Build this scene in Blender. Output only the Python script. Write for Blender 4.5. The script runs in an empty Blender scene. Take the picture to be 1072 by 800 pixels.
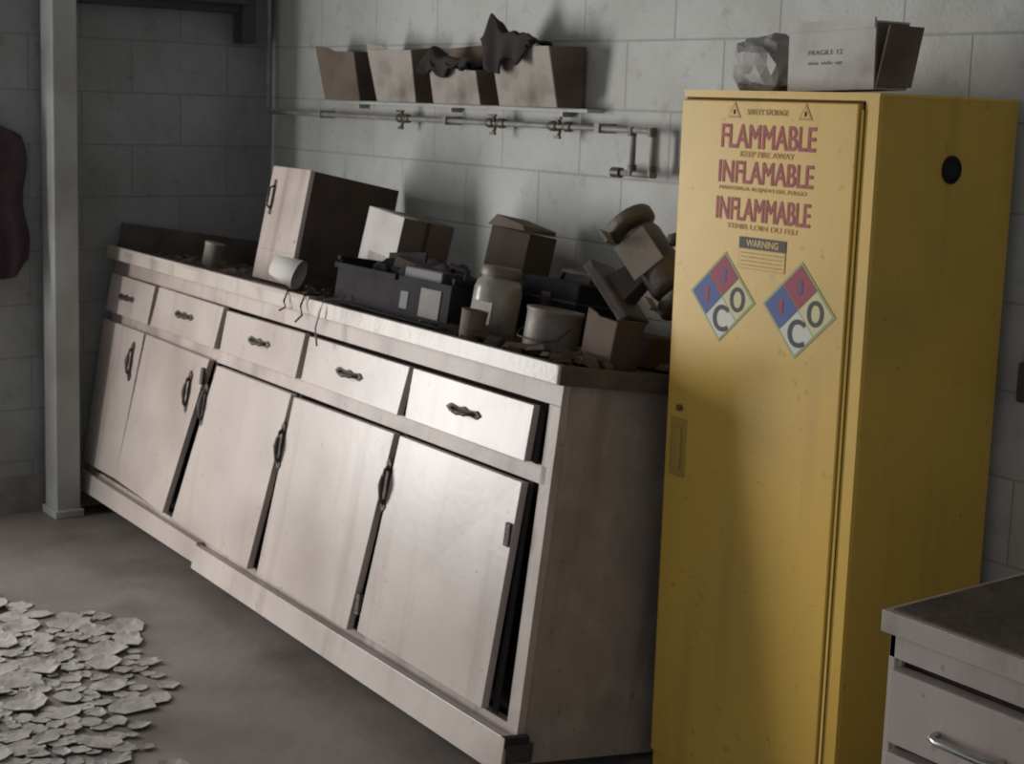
import bpy, math, random
from mathutils import Matrix, Vector, noise
random.seed(7)
S=bpy.context.scene
col=S.collection
S.view_settings.view_transform='Standard'
S.view_settings.look='None'

# ---------------------------------------------------------------- materials
def mat(name, c1, c2=None, rough=.6, metal=0, scale=8, detail=6, lo=.35, hi=.7, bump=.1, bscale=60, grime=None, gscale=2.5, glo=.5, ghi=.75, spec=.5, streak=None):
    m=bpy.data.materials.new(name); m.use_nodes=True
    nt=m.node_tree; N=nt.nodes; L=nt.links; bs=N['Principled BSDF']
    bs.inputs['Roughness'].default_value=rough; bs.inputs['Metallic'].default_value=metal
    bs.inputs['Specular IOR Level'].default_value=spec
    tc=N.new('ShaderNodeTexCoord')
    def nz(s,d,v=None):
        n=N.new('ShaderNodeTexNoise'); n.inputs['Scale'].default_value=s; n.inputs['Detail'].default_value=d
        L.new(v or tc.outputs['Object'],n.inputs['Vector']); return n
    def ramp(src,a,b,mx=1):
        r=N.new('ShaderNodeMapRange'); r.inputs['From Min'].default_value=a; r.inputs['From Max'].default_value=b; r.inputs['To Max'].default_value=mx
        L.new(src,r.inputs['Value']); return r.outputs['Result']
    def mixc(a,bcol,f):
        g=N.new('ShaderNodeMix'); g.data_type='RGBA'; g.inputs['B'].default_value=(*bcol,1)
        L.new(a,g.inputs['A']); L.new(f,g.inputs['Factor']); return g.outputs['Result']
    c2=c2 or tuple(x*.8 for x in c1)
    mx=N.new('ShaderNodeMix'); mx.data_type='RGBA'
    mx.inputs['A'].default_value=(*c1,1); mx.inputs['B'].default_value=(*c2,1)
    L.new(ramp(nz(scale,detail).outputs['Fac'],lo,hi),mx.inputs['Factor'])
    out=mx.outputs['Result']
    if grime: out=mixc(out,grime,ramp(nz(gscale,10).outputs['Fac'],glo,ghi))
    if streak:
        mp=N.new('ShaderNodeMapping'); mp.inputs['Scale'].default_value=(14,14,1.1); L.new(tc.outputs['Object'],mp.inputs['Vector'])
        out=mixc(out,streak,ramp(nz(1.0,7,mp.outputs[0]).outputs['Fac'],.55,.85,.8))
        out=mixc(out,tuple(x*.7 for x in streak),ramp(nz(38,3).outputs['Fac'],.66,.76,.6))
    L.new(out,bs.inputs['Base Color'])
    if bump:
        b=N.new('ShaderNodeBump'); b.inputs['Strength'].default_value=bump; b.inputs['Distance'].default_value=.01
        L.new(nz(bscale,4).outputs['Fac'],b.inputs['Height']); L.new(b.outputs['Normal'],bs.inputs['Normal'])
    return m

def block_mat(name, c1, c2, mort, axis, grime, glo=.45, ghi=.8):
    m=bpy.data.materials.new(name); m.use_nodes=True
    nt=m.node_tree; N=nt.nodes; L=nt.links; bs=N['Principled BSDF']; bs.inputs['Roughness'].default_value=.6
    tc=N.new('ShaderNodeTexCoord'); sp=N.new('ShaderNodeSeparateXYZ'); cb=N.new('ShaderNodeCombineXYZ')
    L.new(tc.outputs['Object'],sp.inputs[0]); L.new(sp.outputs[axis],cb.inputs[0]); L.new(sp.outputs[2],cb.inputs[1])
    br=N.new('ShaderNodeTexBrick'); L.new(cb.outputs[0],br.inputs['Vector'])
    br.inputs['Scale'].default_value=1; br.inputs['Brick Width'].default_value=.4; br.inputs['Row Height'].default_value=.2
    br.inputs['Mortar Size'].default_value=.005; br.inputs['Mortar Smooth'].default_value=1; br.inputs['Bias'].default_value=0
    br.inputs['Color1'].default_value=(*c1,1); br.inputs['Color2'].default_value=(*c2,1); br.inputs['Mortar'].default_value=(*mort,1)
    def stain(sc,a,b_,colr,src,det=9):
        n=N.new('ShaderNodeTexNoise'); n.inputs['Scale'].default_value=sc; n.inputs['Detail'].default_value=det; n.inputs['Roughness'].default_value=.65
        L.new(tc.outputs['Object'],n.inputs['Vector'])
        r=N.new('ShaderNodeMapRange'); r.inputs['From Min'].default_value=a; r.inputs['From Max'].default_value=b_; L.new(n.outputs['Fac'],r.inputs['Value'])
        g=N.new('ShaderNodeMix'); g.data_type='RGBA'; g.inputs['B'].default_value=(*colr,1); L.new(src,g.inputs['A']); L.new(r.outputs['Result'],g.inputs['Factor'])
        return g.outputs['Result']
    o1=stain(1.7,glo,ghi,grime,br.outputs['Color']); o2=stain(14,.56,.85,tuple(x*.7 for x in grime),o1)
    L.new(o2,bs.inputs['Base Color'])
    n2=N.new('ShaderNodeTexNoise'); n2.inputs['Scale'].default_value=90; n2.inputs['Detail'].default_value=5; L.new(tc.outputs['Object'],n2.inputs['Vector'])
    ad=N.new('ShaderNodeMath'); ad.operation='MULTIPLY_ADD'; ad.inputs[1].default_value=-1.2; L.new(br.outputs['Fac'],ad.inputs[0]); L.new(n2.outputs['Fac'],ad.inputs[2])
    b=N.new('ShaderNodeBump'); b.inputs['Strength'].default_value=.35; b.inputs['Distance'].default_value=.005
    L.new(ad.outputs[0],b.inputs['Height']); L.new(b.outputs['Normal'],bs.inputs['Normal'])
    return m

# ---------------------------------------------------------------- mesh builder
class B:
    def __init__(s,name): s.n=name; s.v=[]; s.f=[]; s.m=[]; s.sm=[]; s.mats=[]
    def mi(s,m):
        if m not in s.mats: s.mats.append(m)
        return s.mats.index(m)
    def add(s,vs,fs,m,M=None,smooth=False):
        o=len(s.v); s.v+= [tuple((M@Vector(v)) if M else v) for v in vs]
        for f in fs: s.f.append([i+o for i in f]); s.m.append(s.mi(m)); s.sm.append(smooth)
    def hexa(s,p,m,M=None):
        s.add(p,[(3,2,1,0),(4,5,6,7),(0,1,5,4),(1,2,6,5),(2,3,7,6),(3,0,4,7)],m,M)
    def box(s,x0,x1,y0,y1,z0,z1,m,M=None):
        s.hexa([(x0,y0,z0),(x1,y0,z0),(x1,y1,z0),(x0,y1,z0),(x0,y0,z1),(x1,y0,z1),(x1,y1,z1),(x0,y1,z1)],m,M)
    def rbox(s,x0,x1,y0,y1,z0,z1,m,r=.005,M=None):
        import bmesh
        bm=bmesh.new(); bmesh.ops.create_cube(bm,size=1)
        for v in bm.verts: v.co=Vector(((x0+x1)/2+v.co.x*(x1-x0),(y0+y1)/2+v.co.y*(y1-y0),(z0+z1)/2+v.co.z*(z1-z0)))
        bmesh.ops.bevel(bm,geom=bm.edges[:],offset=r,segments=2,affect='EDGES',profile=.5)
        bm.verts.index_update(); vs=[v.co.copy() for v in bm.verts]; fs=[[v.index for v in f.verts] for f in bm.faces]; bm.free()
        s.add(vs,fs,m,M)
    def rev(s,prof,m,M=None,n=32,smooth=True,cap=True):
        vs=[];fs=[]
        for r,z in prof:
            for i in range(n): a=2*math.pi*i/n; vs.append((r*math.cos(a),r*math.sin(a),z))
        for j in range(len(prof)-1):
            for i in range(n): k=(i+1)%n; fs.append((j*n+i,j*n+k,(j+1)*n+k,(j+1)*n+i))
        s.add(vs,fs,m,M,smooth)
        if cap:
            for j,rv in ((0,True),(len(prof)-1,False)):
                c=[(prof[j][0]*math.cos(2*math.pi*i/n),prof[j][0]*math.sin(2*math.pi*i/n),prof[j][1]) for i in range(n)]
                s.add(c,[list(range(n))[::-1] if rv else list(range(n))],m,M)
    def tube(s,pts,r,m,M=None,n=10):
        pts=[Vector(p) for p in pts]; rings=[]
        up=Vector((.13,.27,.95)).normalized()
        for i,p in enumerate(pts):
            t=(pts[min(i+1,len(pts)-1)]-pts[max(i-1,0)]).normalized()
            u=up-t*up.dot(t)
            if u.length<.05: u=Vector((1,0,0))-t*t.x
            u.normalize(); w=t.cross(u)
            rr=r[i] if isinstance(r,(list,tuple)) else r
            rings.append([p+(u*math.cos(2*math.pi*k/n)+w*math.sin(2*math.pi*k/n))*rr for k in range(n)])
        vs=[v for q in rings for v in q]; fs=[]
        for j in range(len(pts)-1):
            for i in range(n): k=(i+1)%n; fs.append((j*n+i,j*n+k,(j+1)*n+k,(j+1)*n+i))
        fs.append(list(range(n))[::-1]); fs.append([(len(pts)-1)*n+i for i in range(n)])
        s.add(vs,fs,m,M,True)
    def plate(s,pts2,y0,y1,m,M=None):
        n=len(pts2); vs=[(x,y0,z) for x,z in pts2]+[(x,y1,z) for x,z in pts2]
        fs=[list(range(n)),list(range(n,2*n))[::-1]]+[(i,(i+1)%n,n+(i+1)%n,n+i)[::-1] for i in range(n)]
        s.add(vs,fs,m,M)
    def text(s,body,x0,x1,z0,z1,y,m,bold=.0,M=None):
        cu=bpy.data.curves.new('t','FONT'); cu.body=body; cu.size=1
        o=bpy.data.objects.new('t',cu); col.objects.link(o); bpy.context.view_layer.update()
        me=bpy.data.meshes.new_from_object(o.evaluated_get(bpy.context.evaluated_depsgraph_get()))
        xs=[v.co.x for v in me.vertices]; ys=[v.co.y for v in me.vertices]
        a,b,c,d=min(xs),max(xs),min(ys),max(ys)
        offs=[(0,0)] if not bold else [(-bold,0),(bold,0),(0,-bold*.6),(0,bold*.6)]
        for k,(dx,dz) in enumerate(offs):
            vs=[(x0+dx+(v.co.x-a)/(b-a)*(x1-x0),y-k*.00008,z0+dz+(v.co.y-c)/(d-c)*(z1-z0)) for v in me.vertices]
            s.add(vs,[list(p.vertices) for p in me.polygons],m,M)
        bpy.data.meshes.remove(me); bpy.data.objects.remove(o); bpy.data.curves.remove(cu)
    def done(s,mw=None,bevel=0,normals=True):
        me=bpy.data.meshes.new(s.n); me.from_pydata(s.v,[],s.f)
        for m in s.mats: me.materials.append(m)
        for p,i,sm in zip(me.polygons,s.m,s.sm): p.material_index=i; p.use_smooth=sm
        me.update()
        if normals:
            import bmesh
            bm=bmesh.new(); bm.from_mesh(me); bmesh.ops.recalc_face_normals(bm,faces=bm.faces[:]); bm.to_mesh(me); bm.free()
        o=bpy.data.objects.new(s.n,me); col.objects.link(o)
        if mw: o.matrix_world=mw
        if bevel:
            b=o.modifiers.new('bevel','BEVEL'); b.width=bevel; b.segments=2; b.limit_method='ANGLE'
        return o

def T(x,y,z): return Matrix.Translation((x,y,z))
def Rx(a): return Matrix.Rotation(a,4,'X')
def Ry(a): return Matrix.Rotation(a,4,'Y')
def Rz(a): return Matrix.Rotation(a,4,'Z')
def Sc(a): return Matrix.Scale(a,4)

# ---------------------------------------------------------------- material library; darkest colours lifted to paint in haze
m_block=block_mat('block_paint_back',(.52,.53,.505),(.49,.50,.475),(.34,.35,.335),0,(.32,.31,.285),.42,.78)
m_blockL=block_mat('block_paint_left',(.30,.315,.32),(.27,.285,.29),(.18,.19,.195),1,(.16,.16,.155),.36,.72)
m_base=mat('baseboard_dark',(.14,.127,.115),(.21,.19,.17),rough=.7,scale=12)
m_floor=mat('floor_concrete',(.155,.134,.118),(.205,.18,.16),rough=.55,scale=3.2,detail=12,bump=.2,bscale=25,grime=(.105,.09,.08),gscale=2.6,glo=.5,ghi=.72)
m_ceil=mat('ceiling_paint',(.4,.4,.39))
m_post=mat('post_paint',(.38,.39,.38),(.32,.33,.32),rough=.5,grime=(.22,.21,.19))
m_white=mat('cabinet_paint',(.525,.455,.415),(.47,.405,.37),rough=.34,scale=5,bump=.04,bscale=35,grime=(.35,.285,.25),gscale=2.6,glo=.46,ghi=.78,streak=(.25,.195,.165))
m_frame=mat('cabinet_frame_paint',(.49,.415,.375),(.43,.36,.325),rough=.5,scale=9,bump=.1,grime=(.25,.20,.175),gscale=5,glo=.46,ghi=.78,streak=(.19,.145,.12))
m_endp=mat('muddy_end_panel',(.37,.315,.275),(.29,.25,.22),rough=.8,scale=6,detail=12,bump=.2,bscale=60,grime=(.44,.395,.36),gscale=9,glo=.5,ghi=.8,spec=.2,streak=(.20,.165,.145))
m_gap_shade=mat('cabinet_gap_shade',(.038,.03,.032),(.05,.04,.04),rough=.9,spec=.1)  # near-black colour paints in the shade of gaps and recesses
m_top=mat('counter_top_mud',(.075,.058,.05),(.125,.10,.082),rough=.7,scale=10,bump=.5,bscale=40,spec=.25)
m_lip=mat('counter_lip',(.50,.44,.385),(.42,.365,.32),rough=.38,scale=6,grime=(.27,.22,.19),gscale=6,glo=.5,ghi=.75,streak=(.22,.17,.14))
m_hand=mat('corroded_brass',(.055,.046,.044),(.11,.09,.08),rough=.55,metal=.4,scale=60,bump=.5,bscale=150)
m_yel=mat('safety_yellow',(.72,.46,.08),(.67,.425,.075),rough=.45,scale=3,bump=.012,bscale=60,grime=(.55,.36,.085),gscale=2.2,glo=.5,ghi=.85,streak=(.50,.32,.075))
m_yel_shade=mat('safety_yellow_shaded',(.60,.385,.06),(.55,.35,.055),rough=.48,scale=3,bump=.012,bscale=60,grime=(.43,.285,.055),gscale=2.2,glo=.45,ghi=.85,streak=(.40,.26,.05))  # darker copy of the front yellow; side face's shade is in the colour
m_yeld=mat('yellow_gap',(.15,.10,.03),rough=.8)
m_yelh=mat('yellow_handle',(.46,.30,.07),rough=.6)  # darkened yellow: the shadow over the handle is put into its colour
m_red=mat('label_red',(.36,.055,.06),(.44,.09,.08),rough=.6,scale=60,bump=0)
m_redd=mat('label_red_faded',(.54,.26,.08),(.58,.30,.08),rough=.6,scale=80,bump=0)
m_blk=mat('label_black',(.04,.038,.036),(.05,.046,.04),bump=0)
m_dred=mat('diamond_red',(.34,.035,.06),(.30,.03,.07),bump=0)
m_dblu=mat('diamond_blue',(.045,.085,.28),(.07,.11,.30),bump=0)
m_dwht=mat('diamond_white',(.66,.66,.60),(.6,.6,.53),bump=0)
m_dyel=mat('diamond_yellow_white',(.64,.60,.32),(.6,.56,.29),bump=0)
m_dgrn=mat('diamond_border',(.30,.38,.18),(.34,.4,.17),bump=0)
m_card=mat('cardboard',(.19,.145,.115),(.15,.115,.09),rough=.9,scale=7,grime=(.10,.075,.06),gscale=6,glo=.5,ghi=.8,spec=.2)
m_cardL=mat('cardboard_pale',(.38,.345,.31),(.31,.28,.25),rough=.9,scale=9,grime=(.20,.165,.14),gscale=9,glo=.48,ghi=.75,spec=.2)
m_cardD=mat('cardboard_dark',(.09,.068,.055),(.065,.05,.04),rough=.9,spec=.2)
m_paper=mat('white_paper',(.55,.53,.49),(.46,.43,.40),rough=.75,scale=10,grime=(.28,.25,.22),gscale=7,glo=.5,ghi=.82)
m_rag=mat('dark_cloth',(.04,.034,.035),(.06,.05,.05),rough=.95,spec=.1)
m_coat=mat('maroon_cloth',(.08,.05,.058),(.055,.04,.048),rough=.95,scale=14,spec=.1)
m_black=mat('black_plastic',(.020,.018,.020),(.034,.030,.030),rough=.75,scale=12,spec=.12)
m_pipe=mat('pipe_paint',(.30,.29,.27),(.17,.155,.14),rough=.5,scale=14)
m_valve=mat('valve_brass_dark',(.10,.085,.07),(.16,.14,.12),rough=.5,metal=.5,scale=50)
m_tin=mat('dull_tin',(.20,.17,.145),(.145,.12,.10),rough=.55,metal=.2,scale=18,grime=(.10,.078,.065),gscale=12)
m_jar=mat('dusty_jar',(.34,.31,.275),(.24,.21,.185),rough=.3,scale=14,grime=(.13,.10,.085),gscale=9)
m_mach=mat('machine_enamel',(.075,.058,.05),(.125,.10,.085),rough=.6,scale=14,bump=.3)
m_mach2=mat('machine_pale',(.27,.225,.19),(.19,.16,.135),rough=.65,scale=14)
m_flake=mat('paint_flakes',(.37,.345,.325),(.26,.24,.22),rough=.7,scale=5,bump=.3,bscale=70,spec=.3,grime=(.19,.17,.155),gscale=11,glo=.5,ghi=.75)
m_chrome=mat('chrome',(.55,.54,.53),(.4,.38,.37),rough=.25,metal=.9,scale=30,bump=0)
m_dark=mat('dark_frame',(.045,.042,.046),(.06,.055,.06),rough=.6)
m_glass=mat('dark_glass',(.03,.032,.038),rough=.2,bump=0)
m_bag=mat('grey_plastic_bag',(.36,.35,.33),(.25,.24,.22),rough=.5,scale=9,bump=.5,bscale=14,spec=.5,grime=(.18,.16,.14),gscale=14,glo=.5,ghi=.7)

# ---------------------------------------------------------------- room
b=B('floor'); b.box(-.15,8,-6,.15,-.1,0,m_floor); b.done()
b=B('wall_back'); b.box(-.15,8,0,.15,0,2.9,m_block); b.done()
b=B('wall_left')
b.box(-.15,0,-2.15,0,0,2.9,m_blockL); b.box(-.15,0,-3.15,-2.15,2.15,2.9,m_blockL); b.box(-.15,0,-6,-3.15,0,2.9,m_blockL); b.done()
b=B('unseen_ceiling'); b.box(-.15,8,-6,.15,2.9,3.0,m_ceil); b.done()  # unseen; added to keep ambient from above off floor and counter
b=B('baseboard_left'); b.box(0,.012,-2.10,0,0,.14,m_base); b.done()
b=B('trim_post'); b.box(.03,.153,-.965,-.873,0,2.9,m_post); b.box(.02,.165,-.975,-.863,0,.03,m_post); b.done(bevel=.004)
b=B('trim_door_frame'); b.box(-.16,.02,-3.2,-3.15,0,2.2,m_post); b.box(-.16,.02,-2.15,-2.1,0,2.2,m_post); b.box(-.16,.02,-3.2,-2.1,2.15,2.2,m_post); b.done()
b=B('window_1')
b.box(0,.03,-.8,-.17,1.97,2.7,m_glass); b.box(0,.07,-.83,-.12,1.925,1.97,m_dark); b.box(0,.09,-.18,-.12,1.81,2.7,m_dark)
b.box(0,.09,-.86,-.80,1.925,2.7,m_dark); b.box(0,.06,-.50,-.47,1.95,2.7,m_dark); b.box(0,.12,-.80,-.16,1.955,1.975,m_dark); b.done(bevel=.004)

# ---------------------------------------------------------------- pipes
b=B('gas_pipe'); z=1.544;y=-.05
b.tube([(.06,y,2.9),(.06,y,z+.02),(.075,y,z+.004),(.1,y,z),(2.28,y,z),(2.295,y,z-.004),(2.30,y,z-.02),(2.30,y,1.425)],.009,m_pipe)
b.tube([(2.29,y,z),(2.365,y,z),(2.378,y,z-.005),(2.385,y,z-.02),(2.385,y,1.43)],.009,m_pipe)
b.tube([(2.235,y,1.42),(2.40,y,1.42)],.009,m_pipe)
b.rev([(.015,-.018),(.015,.018)],m_valve,T(2.235,y,1.42)@Ry(math.pi/2))
b.rev([(.013,-.015),(.013,.015)],m_valve,T(2.385,y,1.43)); b.rev([(.013,-.015),(.013,.015)],m_valve,T(2.30,y,1.43))
b.rev([(.013,-.013),(.013,.013)],m_valve,T(2.295,y,1.54)); b.rev([(.013,-.013),(.013,.013)],m_valve,T(2.38,y,1.54))
for x in (1.06,1.10,1.60,1.66,1.93,2.0):
    b.rev([(.013,-.018),(.016,-.010),(.016,.010),(.013,.018)],m_valve,T(x,y,z)@Ry(math.pi/2),16)
for x in (1.08,1.63,1.965):
    b.tube([(x,y,z),(x,y-.015,z+.026)],.007,m_valve); b.box(x-.020,x+.020,y-.021,y-.012,z+.021,z+.029,m_valve)
    b.tube([(x,y,z),(x,y-.01,z-.032)],.006,m_valve); b.box(x-.013,x+.013,y-.017,y-.008,z-.038,z-.028,m_valve)
for x in (.5,1.35,2.15):
    b.box(x-.01,x+.01,y-.014,0,z-.014,z+.014,m_pipe)
b.done()
b=B('wall_outlet'); b.rbox(3.62,3.68,-.05,0,.99,1.08,m_dark,.006); b.tube([(3.65,-.03,1.08),(3.65,-.03,1.3)],.009,m_pipe); b.done()

# ---------------------------------------------------------------- long cabinet (tipped back)
tilt=.1505; yaw=-.0257; rack=-.0418; H=.945; LN=2.88
CM=T(2.9318,-.8858,.0765)@Rz(yaw)@Rx(-tilt)
def q(a,bb,c): return (-a+rack*c,bb,c)
cab=B('laboratory_base_cabinet')
def cbox(a0,a1,b0,b1,c0,c1,m):
    cab.hexa([q(a1,b0,c0),q(a0,b0,c0),q(a0,b1,c0),q(a1,b1,c0),q(a1,b0,c1),q(a0,b0,c1),q(a0,b1,c1),q(a1,b1,c1)],m)
def slab(quad,b0,b1,m,db=(0,0,0,0)):
    TL,TR,BR,BL=quad
    cab.hexa([q(BL[0],b0-db[3],BL[1]),q(BR[0],b0-db[2],BR[1]),q(BR[0],b1-db[2],BR[1]),q(BL[0],b1-db[3],BL[1]),q(TL[0],b0-db[0],TL[1]),q(TR[0],b0-db[1],TR[1]),q(TR[0],b1-db[1],TR[1]),q(TL[0],b1-db[0],TL[1])],m)
D=.55
cbox(0.0,.022,.02,D,0,.90,m_endp); cbox(LN-.022,LN,.02,D,0,.90,m_frame)
cbox(.022,LN-.022,D-.02,D,0,.90,m_gap_shade); cbox(.022,LN-.022,.06,D-.02,.06,.08,m_gap_shade); cbox(.02,LN-.02,.07,.09,.06,.9,m_gap_shade)
cbox(0,LN,.0,.025,.845,.90,m_frame); cbox(0.022,LN,.0,.025,.655,.70,m_frame); cbox(0,LN,.0,.03,0,.085,m_frame)
cbox(0,.045,.0,.025,.085,.845,m_frame); cbox(LN-.04,LN,.0,.025,.085,.845,m_frame)
slab([(2.89,.075),(1.78,.07),(1.78,0.0),(2.90,-.0)],-.03,-.004,m_white)
slab([(1.77,.064),(-.02,.074),(-.028,-.010),(1.77,-.012)],-.038,-.012,m_white,(0,.012,.020,.006))
cbox(-.03,.012,-.045,.03,.015,.06,m_hand); cbox(-.024,-.005,-.05,.02,.05,.075,m_gap_shade)
Dq=[[(2.84,.845),(2.41,.842),(2.43,.70),(2.865,.70)],[(2.37,.845),(1.82,.842),(1.85,.70),(2.41,.70)],[(1.79,.835),(1.24,.838),(1.26,.70),(1.81,.70)],[(1.21,.835),(.64,.835),(.665,.70),(1.23,.70)],[(.62,.835),(.075,.835),(.08,.70),(.63,.70)]]
for k,d_ in enumerate(Dq):
    slab(d_,-.022,-.002,m_white,(0,0,.004,0)); TL,TR,BR,BL=d_
    slab([(TR[0]+.004,TR[1]),(TR[0]-.020,TR[1]-.01),(BR[0]-.020,BR[1]-.002),(BR[0]+.004,BR[1])],-.004,.002,m_gap_shade)  # dark strip paints the shade beside each drawer front
Oq=[[(2.865,.665),(2.45,.665),(2.55,.11),(2.89,.105)],[(2.43,.665),(1.875,.66),(2.06,.10),(2.55,.11)],[(1.81,.65),(1.275,.65),(1.40,.085),(1.98,.10)],[(1.255,.645),(.67,.65),(.76,.09),(1.34,.085)],[(.64,.65),(.080,.65),(.105,.10),(.715,.10)]]
for k,d_ in enumerate(Oq): slab(d_,-.024,-.003,m_white,[(0,0,.0,0),(0,0,.015,.0),(0,0,.008,.014),(0,0,.014,.004),(0,.0,.012,.008)][k])
for (a0,a1) in ((1.865,2.04),(1.265,1.38),(.66,.75),(.085,.110)):
    slab([(a0,.655),(a0-.020,.655),(a1-.024,.09),(a1,.09)],-.002,.004,m_gap_shade)  # dark wedges painted in for the shade between doors
cbox(-.03,LN-.012,-.025,D+.05,.925,.940,m_top)
cbox(-.03,LN-.012,-.045,-.02,.900,.945,m_lip)
cbox(-.04,-.02,-.045,D+.05,.900,.945,m_top)
slab([(LN-.02,.949),(1.2,.951),(1.2,.940),(LN-.02,.938)],-.048,-.02,m_white)
cbox(LN-.032,LN-.014,0,D+.03,.94,1.04,m_top); cbox(1.9,LN-.014,D+.02,D+.04,.94,1.03,m_top)
def vpull(a,c,l=.12):
    x,_,z=q(a,0,c)
    cab.plate([(x-.013,z-l*.5),(x,z-l*.62),(x+.013,z-l*.5),(x+.008,z-l*.25),(x+.008,z+l*.25),(x+.013,z+l*.5),(x,z+l*.62),(x-.013,z+l*.5),(x-.008,z+l*.25),(x-.008,z-l*.25)],-.030,-.024,m_hand)
    cab.tube([(x,-.026,z-l*.42),(x,-.038,z-l*.34),(x,-.042,z-l*.2),(x,-.044,z),(x,-.042,z+l*.2),(x,-.038,z+l*.34),(x,-.026,z+l*.42)],[.007,.006,.006,.009,.006,.006,.007],m_hand)
def hpull(a,c,l=.12):
    x,_,z=q(a,0,c)
    cab.plate([(x-l*.5,z+.011),(x-l*.65,z),(x-l*.5,z-.011),(x-l*.2,z-.006),(x,z-.014),(x+l*.2,z-.006),(x+l*.5,z-.011),(x+l*.65,z),(x+l*.5,z+.011),(x+l*.2,z+.006),(x,z+.012),(x-l*.2,z+.006)],-.027,-.022,m_hand)
    cab.tube([(x-l*.42,-.024,z),(x-l*.34,-.038,z-.002),(x-l*.2,-.043,z-.004),(x,-.045,z-.005),(x+l*.2,-.043,z-.004),(x+l*.34,-.038,z-.002),(x+l*.42,-.024,z)],[.006,.0045,.0045,.007,.0045,.0045,.006],m_hand)
for a,c in ((2.53,.55),(2.0,.53),(1.86,.51),(1.29,.49),(.67,.51)): vpull(a,c)
for a,c in ((2.66,.77),(2.12,.775),(1.53,.77),(.95,.765),(.36,.768)): hpull(a,c)
for a,c in ((.10,.52),(.12,.16),(1.90,.60),(.73,.17)): cbox(a-.010,a+.010,-.034,-.02,c-.028,c+.028,m_hand)
cabinet=cab.done(CM,bevel=.003)

# ---------------------------------------------------------------- yellow safety cabinet
YX,YY,YW,YD,YH=2.994,-.505,.57,.461,1.648
y=B('flammable_storage_cabinet')
y.box(0,YW,.012,YD,0,YH,m_yel_shade)
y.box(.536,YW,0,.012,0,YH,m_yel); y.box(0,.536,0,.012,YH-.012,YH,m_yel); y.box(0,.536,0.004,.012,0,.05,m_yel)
y.box(.524,.536,.008,.0125,.05,YH-.014,m_yeld); y.box(0,.53,.008,.0125,YH-.02,YH-.012,m_yeld)  # dark strips paint the shade inside the door gap
y.rbox(.004,.526,-.010,.008,.055,YH-.018,m_yel,.003)
y.box(-.002,YW+.002,-.001,YD+.001,YH-.002,YH+.004,m_yel)
y.tube([(.531,-.002,.06),(.531,-.002,YH-.03)],.004,m_yel_shade)
y.rbox(.022,.075,-.013,-.008,.75,.89,m_yelh,.002); y.rbox(.034,.062,-.022,-.010,.77,.87,m_yelh,.005); y.rev([(.008,0),(.008,.008)],m_yeld,T(.05,-.010,.915)@Rx(math.pi/2),16)
y.rev([(.030,0),(.030,.005),(.025,.010),(.023,.006),(.008,.006)],m_black,T(YW,.242,1.499)@Ry(math.pi/2),24)
e=-.0108
y.text('FLAMMABLE',.139,.417,1.527,1.578,e,m_red,.0016)
y.text('INFLAMABLE',.136,.416,1.450,1.498,e,m_red,.0016)
y.text('INFLAMMABLE',.134,.414,1.368,1.417,e,m_red,.0016)
y.text('KEEP FIRE AWAY',.20,.36,1.508,1.520,e,m_redd,.0005)
y.text('MANTENGA ALEJADO DEL FUEGO',.14,.40,1.431,1.442,e,m_redd,.0004)
y.text('TENIR LOIN DU FEU',.17,.38,1.349,1.360,e,m_redd,.0005)
y.text('SAFETY STORAGE',.215,.335,1.600,1.612,e,m_yelh,.0006)
for cx in (.175,.385):
    y.plate([(cx-.020,1.592),(cx+.020,1.592),(cx,1.628)],e-.0003,e+.0005,m_redd); y.plate([(cx-.013,1.597),(cx+.013,1.597),(cx,1.619)],e-.0006,e,m_yel)
    y.tube([(cx,e-.001,1.60),(cx,e-.001,1.610)],.002,m_blk)
y.plate([(.212,1.263),(.352,1.263),(.352,1.333),(.212,1.333)],e-.0003,e+.0005,m_redd)
y.plate([(.214,1.265),(.350,1.265),(.350,1.306),(.214,1.306)],e-.0006,e,m_yel)
y.plate([(.212,1.308),(.352,1.308),(.352,1.333),(.212,1.333)],e-.0007,e,m_blk)
y.text('WARNING',.235,.33,1.313,1.328,e-.001,m_yel,.0006)
for i in range(4): y.text('store liquids only keep closed',.22,.344,1.296-i*.009,1.301-i*.009,e-.001,m_yelh)
def diamond(cx,cz,r,rot):
    M=T(cx,0,cz)@Ry(rot)
    y.plate([(0,-r),(r,0),(0,r),(-r,0)],e-.0003,e+.0005,m_dgrn,M)
    s=r*.94; g=.003
    def qd(px,pz,mm):
        h=s/2-g/2
        y.plate([(px,pz-h),(px+h,pz),(px,pz+h),(px-h,pz)],e-.0008,e,mm,M)
    qd(0,s/2,m_dred); qd(-s/2,0,m_dblu); qd(s/2,0,m_dyel); qd(0,-s/2,m_dwht)
    y.text('O',s/2-.021,s/2+.021,-.027,.027,e-.0012,m_blk,.0026,M); y.text('C',-.022,.022,-s/2-.029,-s/2+.029,e-.0012,m_blk,.0028,M)
    y.text('3',-.008,.008,s/2-.016,s/2+.016,e-.0012,m_dblu,.0008,M); y.text('1',-s/2-.005,-s/2+.005,-.016,.016,e-.0012,m_dred,.0008,M)
diamond(.168,1.192,.103,.03); diamond(.398,1.190,.105,.03)
y.done(T(YX,YY,0),bevel=.0015)

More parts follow.
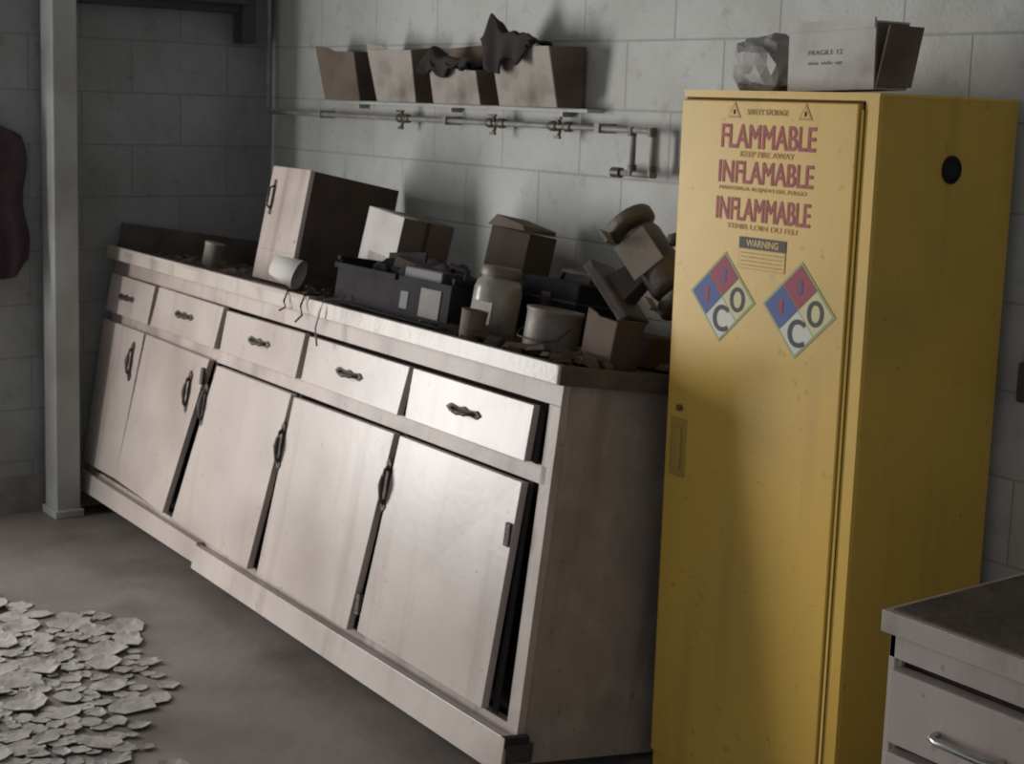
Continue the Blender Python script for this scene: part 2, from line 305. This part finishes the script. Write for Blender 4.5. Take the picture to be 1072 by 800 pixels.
ZT=YH+.005
b=B('cardboard_box')
b.box(0,.25,0,.10,0,.14,m_paper); b.box(.2505,.252,.004,.096,.004,.136,m_card); b.text('FRAGILE 12',.06,.16,.075,.085,-.001,m_dark); b.text('this side up',.06,.16,.052,.062,-.001,m_dark)
b.box(0,.25,-.004,.002,.125,.146,m_paper); b.hexa([(.254,.0,.005),(.258,.0,.005),(.262,.10,.005),(.258,.10,.005),(.285,.0,.128),(.290,.0,.128),(.290,.10,.128),(.285,.10,.128)],m_card)
b.done(T(YX+.262,YY+.06,ZT)@Rz(-.05)@Ry(-.03),bevel=.002)
def bag(name,sx,sy,sz,m,mw):
    # crumpled plastic sack: flat bottom, creased faceted sides, gathered top leaning over
    import bmesh
    bm=bmesh.new(); bmesh.ops.create_icosphere(bm,subdivisions=3,radius=1)
    for v in bm.verts:
        p=v.co.copy(); pw=lambda t: math.copysign(abs(t)**.75,t)
        c=Vector((pw(p.x)*sx,pw(p.y)*sy,pw(p.z)*sz))
        r=.92+.24*noise.noise(p*2.1+Vector((4,1,8)))+.20*noise.noise(p*4.3+Vector((1,6,2)))
        c=Vector((c.x*r,c.y*r,c.z*r))
        if c.z>0: c.x=c.x*(1-.25*c.z/sz)-.02*c.z/sz; c.z*=1+.18*noise.noise(Vector((p.x*3,p.y*3,5)))
        c.z=max(c.z,-sz*.80); v.co=c
    me=bpy.data.meshes.new(name); bm.to_mesh(me); bm.free(); me.materials.append(m)
    o=bpy.data.objects.new(name,me); col.objects.link(o); o.matrix_world=mw
bag('plastic_bag',.098,.06,.072,m_bag,T(YX+.150,YY+.12,ZT+.058))

# ---------------------------------------------------------------- wall ledge with boxes and rags
b=B('wall_shelf'); b.box(.56,2.10,-.06,0,1.588,1.599,m_block)
for x in (.75,1.35,1.95): b.box(x-.008,x+.008,-.04,0,1.572,1.588,m_block)
b.done()
def open_box(name,w,d,h,mf,ms,mw,top=0.0):
    b=B(name); t=.005; j=lambda s=.010: random.uniform(-s,s)
    def wall(p,qq,ph,qh,n,m):
        b.hexa([p,qq,tuple(a+c for a,c in zip(qq,n)),tuple(a+c for a,c in zip(p,n)),ph,qh,tuple(a+c for a,c in zip(qh,n)),tuple(a+c for a,c in zip(ph,n))],m)
    A=(0,0,0);Bq=(w,0,0)
    a2=(-top*.4+j(),-top+j(.004),h+j());b2=(w+top*.2+j(),-top+j(.004),h+j());c2=(w+j(),d-.002,h+j());d2=(j(),d-.002,h+j())
    wall(A,Bq,a2,b2,(0,t,0),mf); wall((0,d-t,0),(w,d-t,0),(d2[0],d-t,d2[2]),(c2[0],d-t,c2[2]),(0,t,0),ms)
    wall((w-t,t,0),(w-t,d-t,0),(b2[0]-t,b2[1]+t,b2[2]),(c2[0]-t,c2[1]-t,c2[2]),(t,0,0),ms)
    wall((0,t,0),(0,d-t,0),(a2[0],a2[1]+t,a2[2]),(d2[0],d2[1]-t,d2[2]),(t,0,0),ms)
    b.box(t,w-t,t,d-t,0,t,ms)
    b.hexa([a2,(w*.45,-top,h),(w*.45,-top+t,h),(a2[0],a2[1]+t,a2[2]),(a2[0]+.01,-top-.012,h+.02),(w*.3,-top-.004,h+.012),(w*.3,-top,h+.012),(a2[0]+.01,-top-.008,h+.02)],mf)
    return b.done(mw,bevel=.0012)
zs=1.600
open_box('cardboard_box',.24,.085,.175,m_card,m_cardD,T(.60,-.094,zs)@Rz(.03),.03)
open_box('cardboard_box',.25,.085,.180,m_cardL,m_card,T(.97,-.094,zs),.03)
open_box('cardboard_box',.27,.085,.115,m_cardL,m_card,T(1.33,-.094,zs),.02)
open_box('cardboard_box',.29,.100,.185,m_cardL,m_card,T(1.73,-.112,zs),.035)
b=B('cardboard_sheet'); b.box(0,.22,0,.004,0,.185,m_card,T(1.30,-.0065,zs)@Ry(-.05)); b.done()
def grid(bd,nu,nv,fn,m,M=None):
    vs=[fn(i/(nu-1),j/(nv-1)) for j in range(nv) for i in range(nu)]
    fs=[(j*nu+i,j*nu+i+1,(j+1)*nu+i+1,(j+1)*nu+i) for j in range(nv-1) for i in range(nu-1)]
    bd.add(vs,fs,m,M,True)
def drape(name,w,front,back,peak,mw,seed,pk=.22):
    rg=B(name)
    def f(u,v):
        x=(u-.5)*w*(1-.25*abs(v-.5)); n_=noise.noise(Vector((u*5+seed,v*4,seed)))
        if v<.45: t=v/.45; yy=-.05-.010*(1+math.sin(u*19+seed))*(1-t); zz=-front*(1-t)*(1-.6*abs(u-.4)*2+.25*math.sin(u*11+seed))
        else: t=(v-.45)/.55; yy=-.05+.09*t; zz=-back*t*t
        zz+=peak*math.exp(-((u-pk)/.13)**2)*max(0,math.sin(math.pi*min(1,v*1.05)))+.35*peak*math.exp(-((u-.62)/.2)**2)*math.sin(math.pi*v) +.026*n_
        return (x,yy,zz)
    grid(rg,44,26,f,m_rag); r=rg.done(mw,normals=False); s_=r.modifiers.new('s','SOLIDIFY'); s_.thickness=.008; return r
drape('rag',.30,.045,.015,.05,T(1.43,-.075,1.735),2)
drape('rag',.27,.10,.01,.075,T(1.82,-.112,1.80),5)

ct=B('hanging_coat')
def coat(u,v):
    a=(u-.5)*2; w=.15+.05*v-.03*v*v; d=.05+.03*math.sin(u*22+v*3)*v+.02*noise.noise(Vector((u*4,v*4,2)))
    z_=-.60*v*(1-.12*abs(a)**3)-.07*abs(a)*(1-v)
    return (d*(1-.6*a*a)+.012,a*w+.012*math.sin(v*9),z_)
grid(ct,40,30,coat,m_coat); ct.tube([(0,0,.03),(.05,0,.03),(.06,0,.05)],.006,m_hand); ct.tube([(.03,0,.03),(.05,-.02,0),(.045,0,-.03),(.05,.02,0),(.03,0,.03)],.008,m_coat)
c_=ct.done(T(.0,-1.195,1.50),normals=False)
sm=c_.modifiers.new('s','SOLIDIFY'); sm.thickness=.006

# ---------------------------------------------------------------- items on the counter
def on(a,bb,rz=0,rx=0,ry=0,up=0): return CM@T(*q(a,bb,.942+up))@Rz(rz)@Rx(rx)@Ry(ry)
b=B('metal_instrument_case')
b.box(0,.27,.012,.34,0,.385,m_cardD); b.rbox(-.002,.272,-.006,.012,.0,.387,m_white,.003)
b.box(.02,.25,-.0075,-.005,.10,.104,m_frame)
b.tube([(.04,-.006,.24),(.04,-.024,.25),(.04,-.024,.31),(.04,-.006,.32)],.005,m_hand); b.box(.032,.048,-.009,-.006,.22,.34,m_hand)
b.box(.2705,.272,.05,.30,.05,.33,m_cardD)
b.done(on(1.96,.14,0,-.05,.0,.004),bevel=.002)
b=B('white_carton'); b.box(0,.20,0,.19,0,.30,m_card); b.box(-.001,.201,-.0025,0,0,.301,m_paper); b.box(-.001,.201,-.0025,.05,.3,.302,m_paper); b.box(.05,.15,-.0032,-.002,.12,.17,m_cardL); b.box(.2003,.2015,.085,.10,0,.30,m_cardD)
b.done(on(1.41,.21,.05,-.02,.10,.003),bevel=.002)
b=B('black_plastic_crate'); w,d,h,t=.60,.24,.14,.006
b.box(0,w,0,t,0,h-.02,m_black); b.box(0,w,d-t,d,0,h,m_black); b.box(0,t,t,d-t,0,h,m_black); b.box(w-t,w,t,d-t,0,h,m_black); b.box(t,w-t,t,d-t,0,t,m_black)
b.box(-.01,w*.55,-.008,.004,h-.035,h-.02,m_black); b.box(-.01,w+.01,d-.004,d+.010,h-.012,h,m_black); b.box(w-.004,w+.010,0,d,h-.012,h,m_black); b.box(-.010,.004,0,d,h-.012,h,m_black)
def inblob(bd,c,sx,sy,sz,m,seed):
    import bmesh
    bm=bmesh.new(); bmesh.ops.create_icosphere(bm,subdivisions=4,radius=1)
    for v in bm.verts:
        k=1+.4*noise.noise(v.co*2.5+Vector((seed,0,seed)))+.15*noise.noise(v.co*7); v.co=Vector((c[0]+v.co.x*sx*k,c[1]+v.co.y*sy*k,c[2]+v.co.z*sz*k))
    bm.verts.index_update(); bd.add([v.co.copy() for v in bm.verts],[[v.index for v in f.verts] for f in bm.faces],m,None,True); bm.free()
inblob(b,(.40,.11,.11),.15,.08,.06,m_rag,2); inblob(b,(.14,.12,.10),.10,.07,.055,m_black,5)
b.box(0,.20,0,.006,0,.07,m_black,T(.02,.16,.10)@Ry(-.1)); b.box(0,.16,0,.05,0,.03,m_cardD,T(.22,.05,.14)@Ry(.2)@Rz(.3))
b.tube([(.45,.10,.13),(.50,.06,.17),(.55,.08,.16),(.60,.04,.13)],.008,m_black)
b.rbox(.33,.52,.02,.10,.09,.15,m_dark,.005)
b.rbox(.36,.40,-.002,.002,.03,.08,m_dark,.001); b.rbox(.46,.56,-.003,.002,.02,.10,m_mach,.001)
b.done(on(1.19,.03,.02,0,0,.003),bevel=.002)
b=B('glass_jar'); b.rev([(.058,0),(.064,.006),(.066,.03),(.066,.135),(.060,.155),(.050,.165),(.050,.172)],m_jar)
b.rev([(.054,.168),(.056,.172),(.056,.192),(.050,.197)],m_tin); b.box(-.03,.03,-.0675,-.060,.04,.10,m_paper)
b.done(on(.50,.125,.4,0,.03,.003)@Sc(.97))
b=B('carton_stack'); b.box(0,.16,0,.12,0,.16,m_card); b.box(-.004,.156,.004,.124,.16,.30,m_cardD,Ry(.03)); b.box(0,.15,-.0015,.0,.02,.13,m_cardL)
b.hexa([(-.002,-.01,.30),(.152,-.01,.30),(.152,.13,.30),(-.002,.13,.30),(.02,.0,.335),(.15,-.02,.315),(.16,.12,.315),(.02,.13,.335)],m_card)
b.done(on(1.0,.40,.2,-.03,.03,.004),bevel=.002)
b=B('metal_toolbox'); b.rbox(0,.26,0,.15,0,.17,m_black,.006); b.box(-.003,.263,-.004,.154,.115,.121,m_dark); b.tube([(.06,.08,.17),(.07,.08,.195),(.19,.08,.195),(.20,.08,.17)],.007,m_hand); b.box(.11,.15,-.008,0,.10,.135,m_hand)
b.done(on(.66,.32,-.05,0,.0,.003)@Sc(1.05))
b=B('paint_can'); b.rev([(.066,0),(.070,.004),(.070,.010),(.067,.014),(.067,.095),(.070,.100),(.070,.106),(.062,.106),(.060,.101),(.0,.101)],m_tin,cap=False)
b.rev([(.066,0.0),(.0,0.0)],m_tin,cap=False); b.tube([(.07,0,.07),(.078,-.04,.04),(.05,-.065,.03),(0,-.075,.03),(-.05,-.065,.03),(-.078,-.04,.04),(-.07,0,.07)],.002,m_hand)
b.done(on(.245,.13,0,0,.03,.003)@Sc(1.05))
b=B('tin_cup'); b.rev([(.030,0),(.034,.07),(.036,.073),(.033,.072),(.028,.004),(0,.004)],m_card,cap=False); b.rev([(.030,0),(0,0)],m_card,cap=False); b.done(on(.43,.015,0,0,.06,.004))
open_box('cardboard_box',.10,.10,.115,m_card,m_cardD,on(.12,.13,.1,0,.05,.004),0)
b=B('bench_grinder')
b.rbox(-.10,.10,-.07,.07,0,.035,m_mach,.008); b.hexa([(-.045,-.04,.03),(.045,-.04,.03),(.045,.04,.03),(-.045,.04,.03),(-.03,-.03,.12),(.03,-.03,.12),(.03,.03,.12),(-.03,.03,.12)],m_mach)
b.rev([(.03,-.10),(.055,-.095),(.060,-.08),(.060,.08),(.055,.095),(.03,.10)],m_mach,T(0,0,.16)@Ry(math.pi/2))
for sx in (-1,1):
    b.rev([(.012,0),(.012,.05)],m_hand,T(sx*.09,0,.16)@Ry(sx*math.pi/2),16)
    b.rev([(.05,0),(.068,.004),(.070,.012),(.070,.03),(.066,.036),(.02,.038)],m_mach,T(sx*.115,0,.16)@Ry(sx*math.pi/2))
    b.box(sx*.115-.02,sx*.115+.02,-.10,-.05,.10,.108,m_mach2)
b.rev([(.012,0),(.02,.01),(.012,.03)],m_hand,T(0,-.04,.23),16); b.box(-.08,.03,-.064,-.058,.10,.20,m_mach2)
b.done(on(.27,.33,.4,-.10,.75,.16)@Sc(.95))
b=B('wooden_block'); b.rbox(-.11,.11,-.07,.07,0,.08,m_cardD,.004); b.done(on(.20,.38,.1,0,0,.003))
b=B('small_tin'); b.rev([(.030,0),(.034,.003),(.034,.075),(.036,.078),(.036,.085),(0,.085)],m_jar,cap=False); b.rev([(.030,0),(0,0)],m_jar,cap=False); b.done(on(2.36,.16,0,0,.1,.003))
b=B('paper_cup'); b.rev([(.050,0),(.048,.01),(.034,.09),(.032,.09),(.046,.01)],m_paper,cap=False); b.rev([(.034,.09),(0,.09)],m_paper,cap=False); b.done(on(1.50,.07,-.9,1.35,.0,.052))
b=B('counter_debris')
for i in range(170):
    a=random.uniform(.02,2.7) if i<120 else random.uniform(.0,.7); bb=random.uniform(.03,.5) if i<120 else random.uniform(0.,.15); s_=random.uniform(.008,.026)*(1.4 if a<.6 else 1)
    M=T(*q(a,bb,.947))@Rz(random.random()*6)@Rx(random.uniform(-.4,.4))@Ry(random.uniform(-.4,.4))
    w=s_*random.uniform(.5,1.6)
    b.add([(-w,-s_,0),(w,-s_*.7,0),(w*.8,s_,.002),(-w*.7,s_*.8,0),(-w*.8,-s_*.8,s_*.5),(w*.9,-s_*.5,s_*.4),(w*.6,s_*.8,s_*.5),(-w*.5,s_*.6,s_*.4)],[(3,2,1,0),(4,5,6,7),(0,1,5,4),(1,2,6,5),(2,3,7,6),(3,0,4,7)],random.choice([m_cardD,m_cardD,m_top,m_card]),M)
b.done(CM)
b=B('electrical_cord')
def hang(a,l,sw=.02):
    return [Vector(q(a,.02,.975)),Vector(q(a,.0,.96)),Vector(q(a,-.05,.955)),Vector(q(a,-.060,.92)),Vector(q(a-sw,-.062,.92-l*.5)),Vector(q(a+sw,-.060,.92-l))]
b.tube([*hang(1.22,.05)],.003,m_black); b.tube([*hang(1.10,.10,sw=-.01)],.003,m_jar); b.tube([*hang(1.33,.03)],.003,m_black)
b.tube([q(1.36,.06,.955),q(1.28,.02,.960),q(1.2,.010,.952),q(1.0,.008,.955),q(.9,.0,.952),q(.6,.002,.952),q(.52,.0,.952)],.003,m_black)
b.done(CM)

# ---------------------------------------------------------------- drawer unit bottom right
b=B('drawer_cabinet'); X0,Y0,ZU=4.133,-1.097,.85; W_,D_=.95,.60
b.box(.0,W_,.0,D_,.815,.85,m_lip); b.box(.012,W_-.012,.012,D_-.012,.85,.853,m_top)
b.box(.02,W_-.02,.03,D_-.02,.06,.815,m_gap_shade); b.box(.01,.028,.02,D_-.02,0,.815,m_white); b.box(W_-.028,W_-.01,.02,D_-.02,0,.815,m_white)
b.box(.01,.022,.012,.03,0,.815,m_white); b.box(.01,W_-.01,.012,.03,.775,.815,m_white); b.box(.02,W_-.02,.03,.05,0,.06,m_gap_shade)
b.box(.455,.475,.012,.03,0,.815,m_white)
for z0,z1 in ((.645,.762),(.455,.63),(.265,.44),(.075,.25)):
    for x0 in (.026,.482):
        b.rbox(x0,x0+.42,-.004,.028,z0,z1,m_white,.003)
        zc=(z0+z1)/2-.012; xc=x0+.155
        b.tube([(xc-.058,-.003,zc),(xc-.055,-.024,zc),(xc-.04,-.032,zc),(xc+.04,-.032,zc),(xc+.055,-.024,zc),(xc+.058,-.003,zc)],.006,m_chrome)
b.done(T(X0,Y0,0),bevel=.002)

# ---------------------------------------------------------------- peeled paint plates on floor
random.seed(11)
b=B('peeling_paint_flakes')
def flake(x,y_,s_,zb):
    n=random.randint(8,12); ang=[2*math.pi*i/n+random.uniform(-.2,.2) for i in range(n)]; rs=[s_*random.uniform(.75,1.12) for _ in ang]
    el=random.uniform(.65,1.0); ro=random.uniform(0,3.14)
    cu=random.uniform(.03,.20); tx=random.uniform(-.05,.05)
    vs=[(x,y_,zb)]
    for k in (.55,1):
        for a,r_ in zip(ang,rs):
            px=r_*k*math.cos(a); py=r_*k*math.sin(a)*el
            px,py=px*math.cos(ro)-py*math.sin(ro),px*math.sin(ro)+py*math.cos(ro)
            vs.append((x+px,y_+py,max(.0015,zb+cu*s_*k*k*random.uniform(.2,1)+tx*px)))
    fs=[(0,1+i,1+(i+1)%n) for i in range(n)]+[(1+i,1+n+i,1+n+(i+1)%n,1+(i+1)%n) for i in range(n)]
    b.add(vs,fs,m_flake)
pts=[]
tries=0
while len(pts)<520 and tries<40000:
    tries+=1
    x=random.uniform(.9,2.5); y_=random.uniform(-2.4,-1.1)
    lim=-1.17+.05*math.sin(x*11)+(-.40*(x-1.5) if x>1.5 else -.45*(1.5-x))
    if y_>lim: continue
    dn=noise.noise(Vector((x*3.2,y_*3.2,4)))
    if dn<-.42: continue
    s_=random.choice([random.uniform(.018,.035),random.uniform(.035,.07)])
    if any((x-a)**2+(y_-c)**2<(.66*(s_+r0))**2 for a,c,r0 in pts): continue
    if y_>lim-.12 and random.random()<.5: continue
    pts.append((x,y_,s_)); flake(x,y_,s_*1.05,.003+random.random()*.004)
fl=b.done(normals=False)
sm=fl.modifiers.new('s','SOLIDIFY'); sm.thickness=.002

# ---------------------------------------------------------------- lights
def area(n,loc,tgt,sx,sy,e,c):
    l=bpy.data.lights.new(n,'AREA'); l.shape='RECTANGLE'; l.size=sx; l.size_y=sy; l.energy=e; l.color=c
    o=bpy.data.objects.new(n,l); col.objects.link(o); o.location=loc
    o.rotation_euler=(Vector(tgt)-Vector(loc)).to_track_quat('-Z','Y').to_euler(); return o
area('doorway_daylight',(-.1,-2.62,1.15),(3,-.9,1.0),.75,1.6,92,(1,.985,.965))
w=bpy.data.worlds.new('w'); S.world=w; w.use_nodes=True; bg=w.node_tree.nodes['Background']; bg.inputs['Color'].default_value=(.92,.95,1,1); bg.inputs['Strength'].default_value=.44

# ---------------------------------------------------------------- camera
ca=bpy.data.cameras.new('camera'); ca.sensor_width=36; ca.lens=36*1579.2/1072; ca.shift_y=-(400-341.9)/1072; ca.clip_start=.05
ca.dof.use_dof=True; ca.dof.focus_distance=1.5; ca.dof.aperture_fstop=22
co=bpy.data.objects.new('camera',ca); col.objects.link(co)
yw,pt,rl=.9283,.1458,.0343
F0=Vector((-math.sin(yw),math.cos(yw),0)); R0=Vector((math.cos(yw),math.sin(yw),0)); U0=Vector((0,0,1))
F=F0*math.cos(pt)-U0*math.sin(pt); U=U0*math.cos(pt)+F0*math.sin(pt)
r_=R0*math.cos(rl)+U*math.sin(rl); u_=U*math.cos(rl)-R0*math.sin(rl)
M=Matrix((r_,u_,-F)).transposed().to_4x4(); M.translation=Vector((5.5839,-2.9177,1.6034)); co.matrix_world=M
S.camera=co
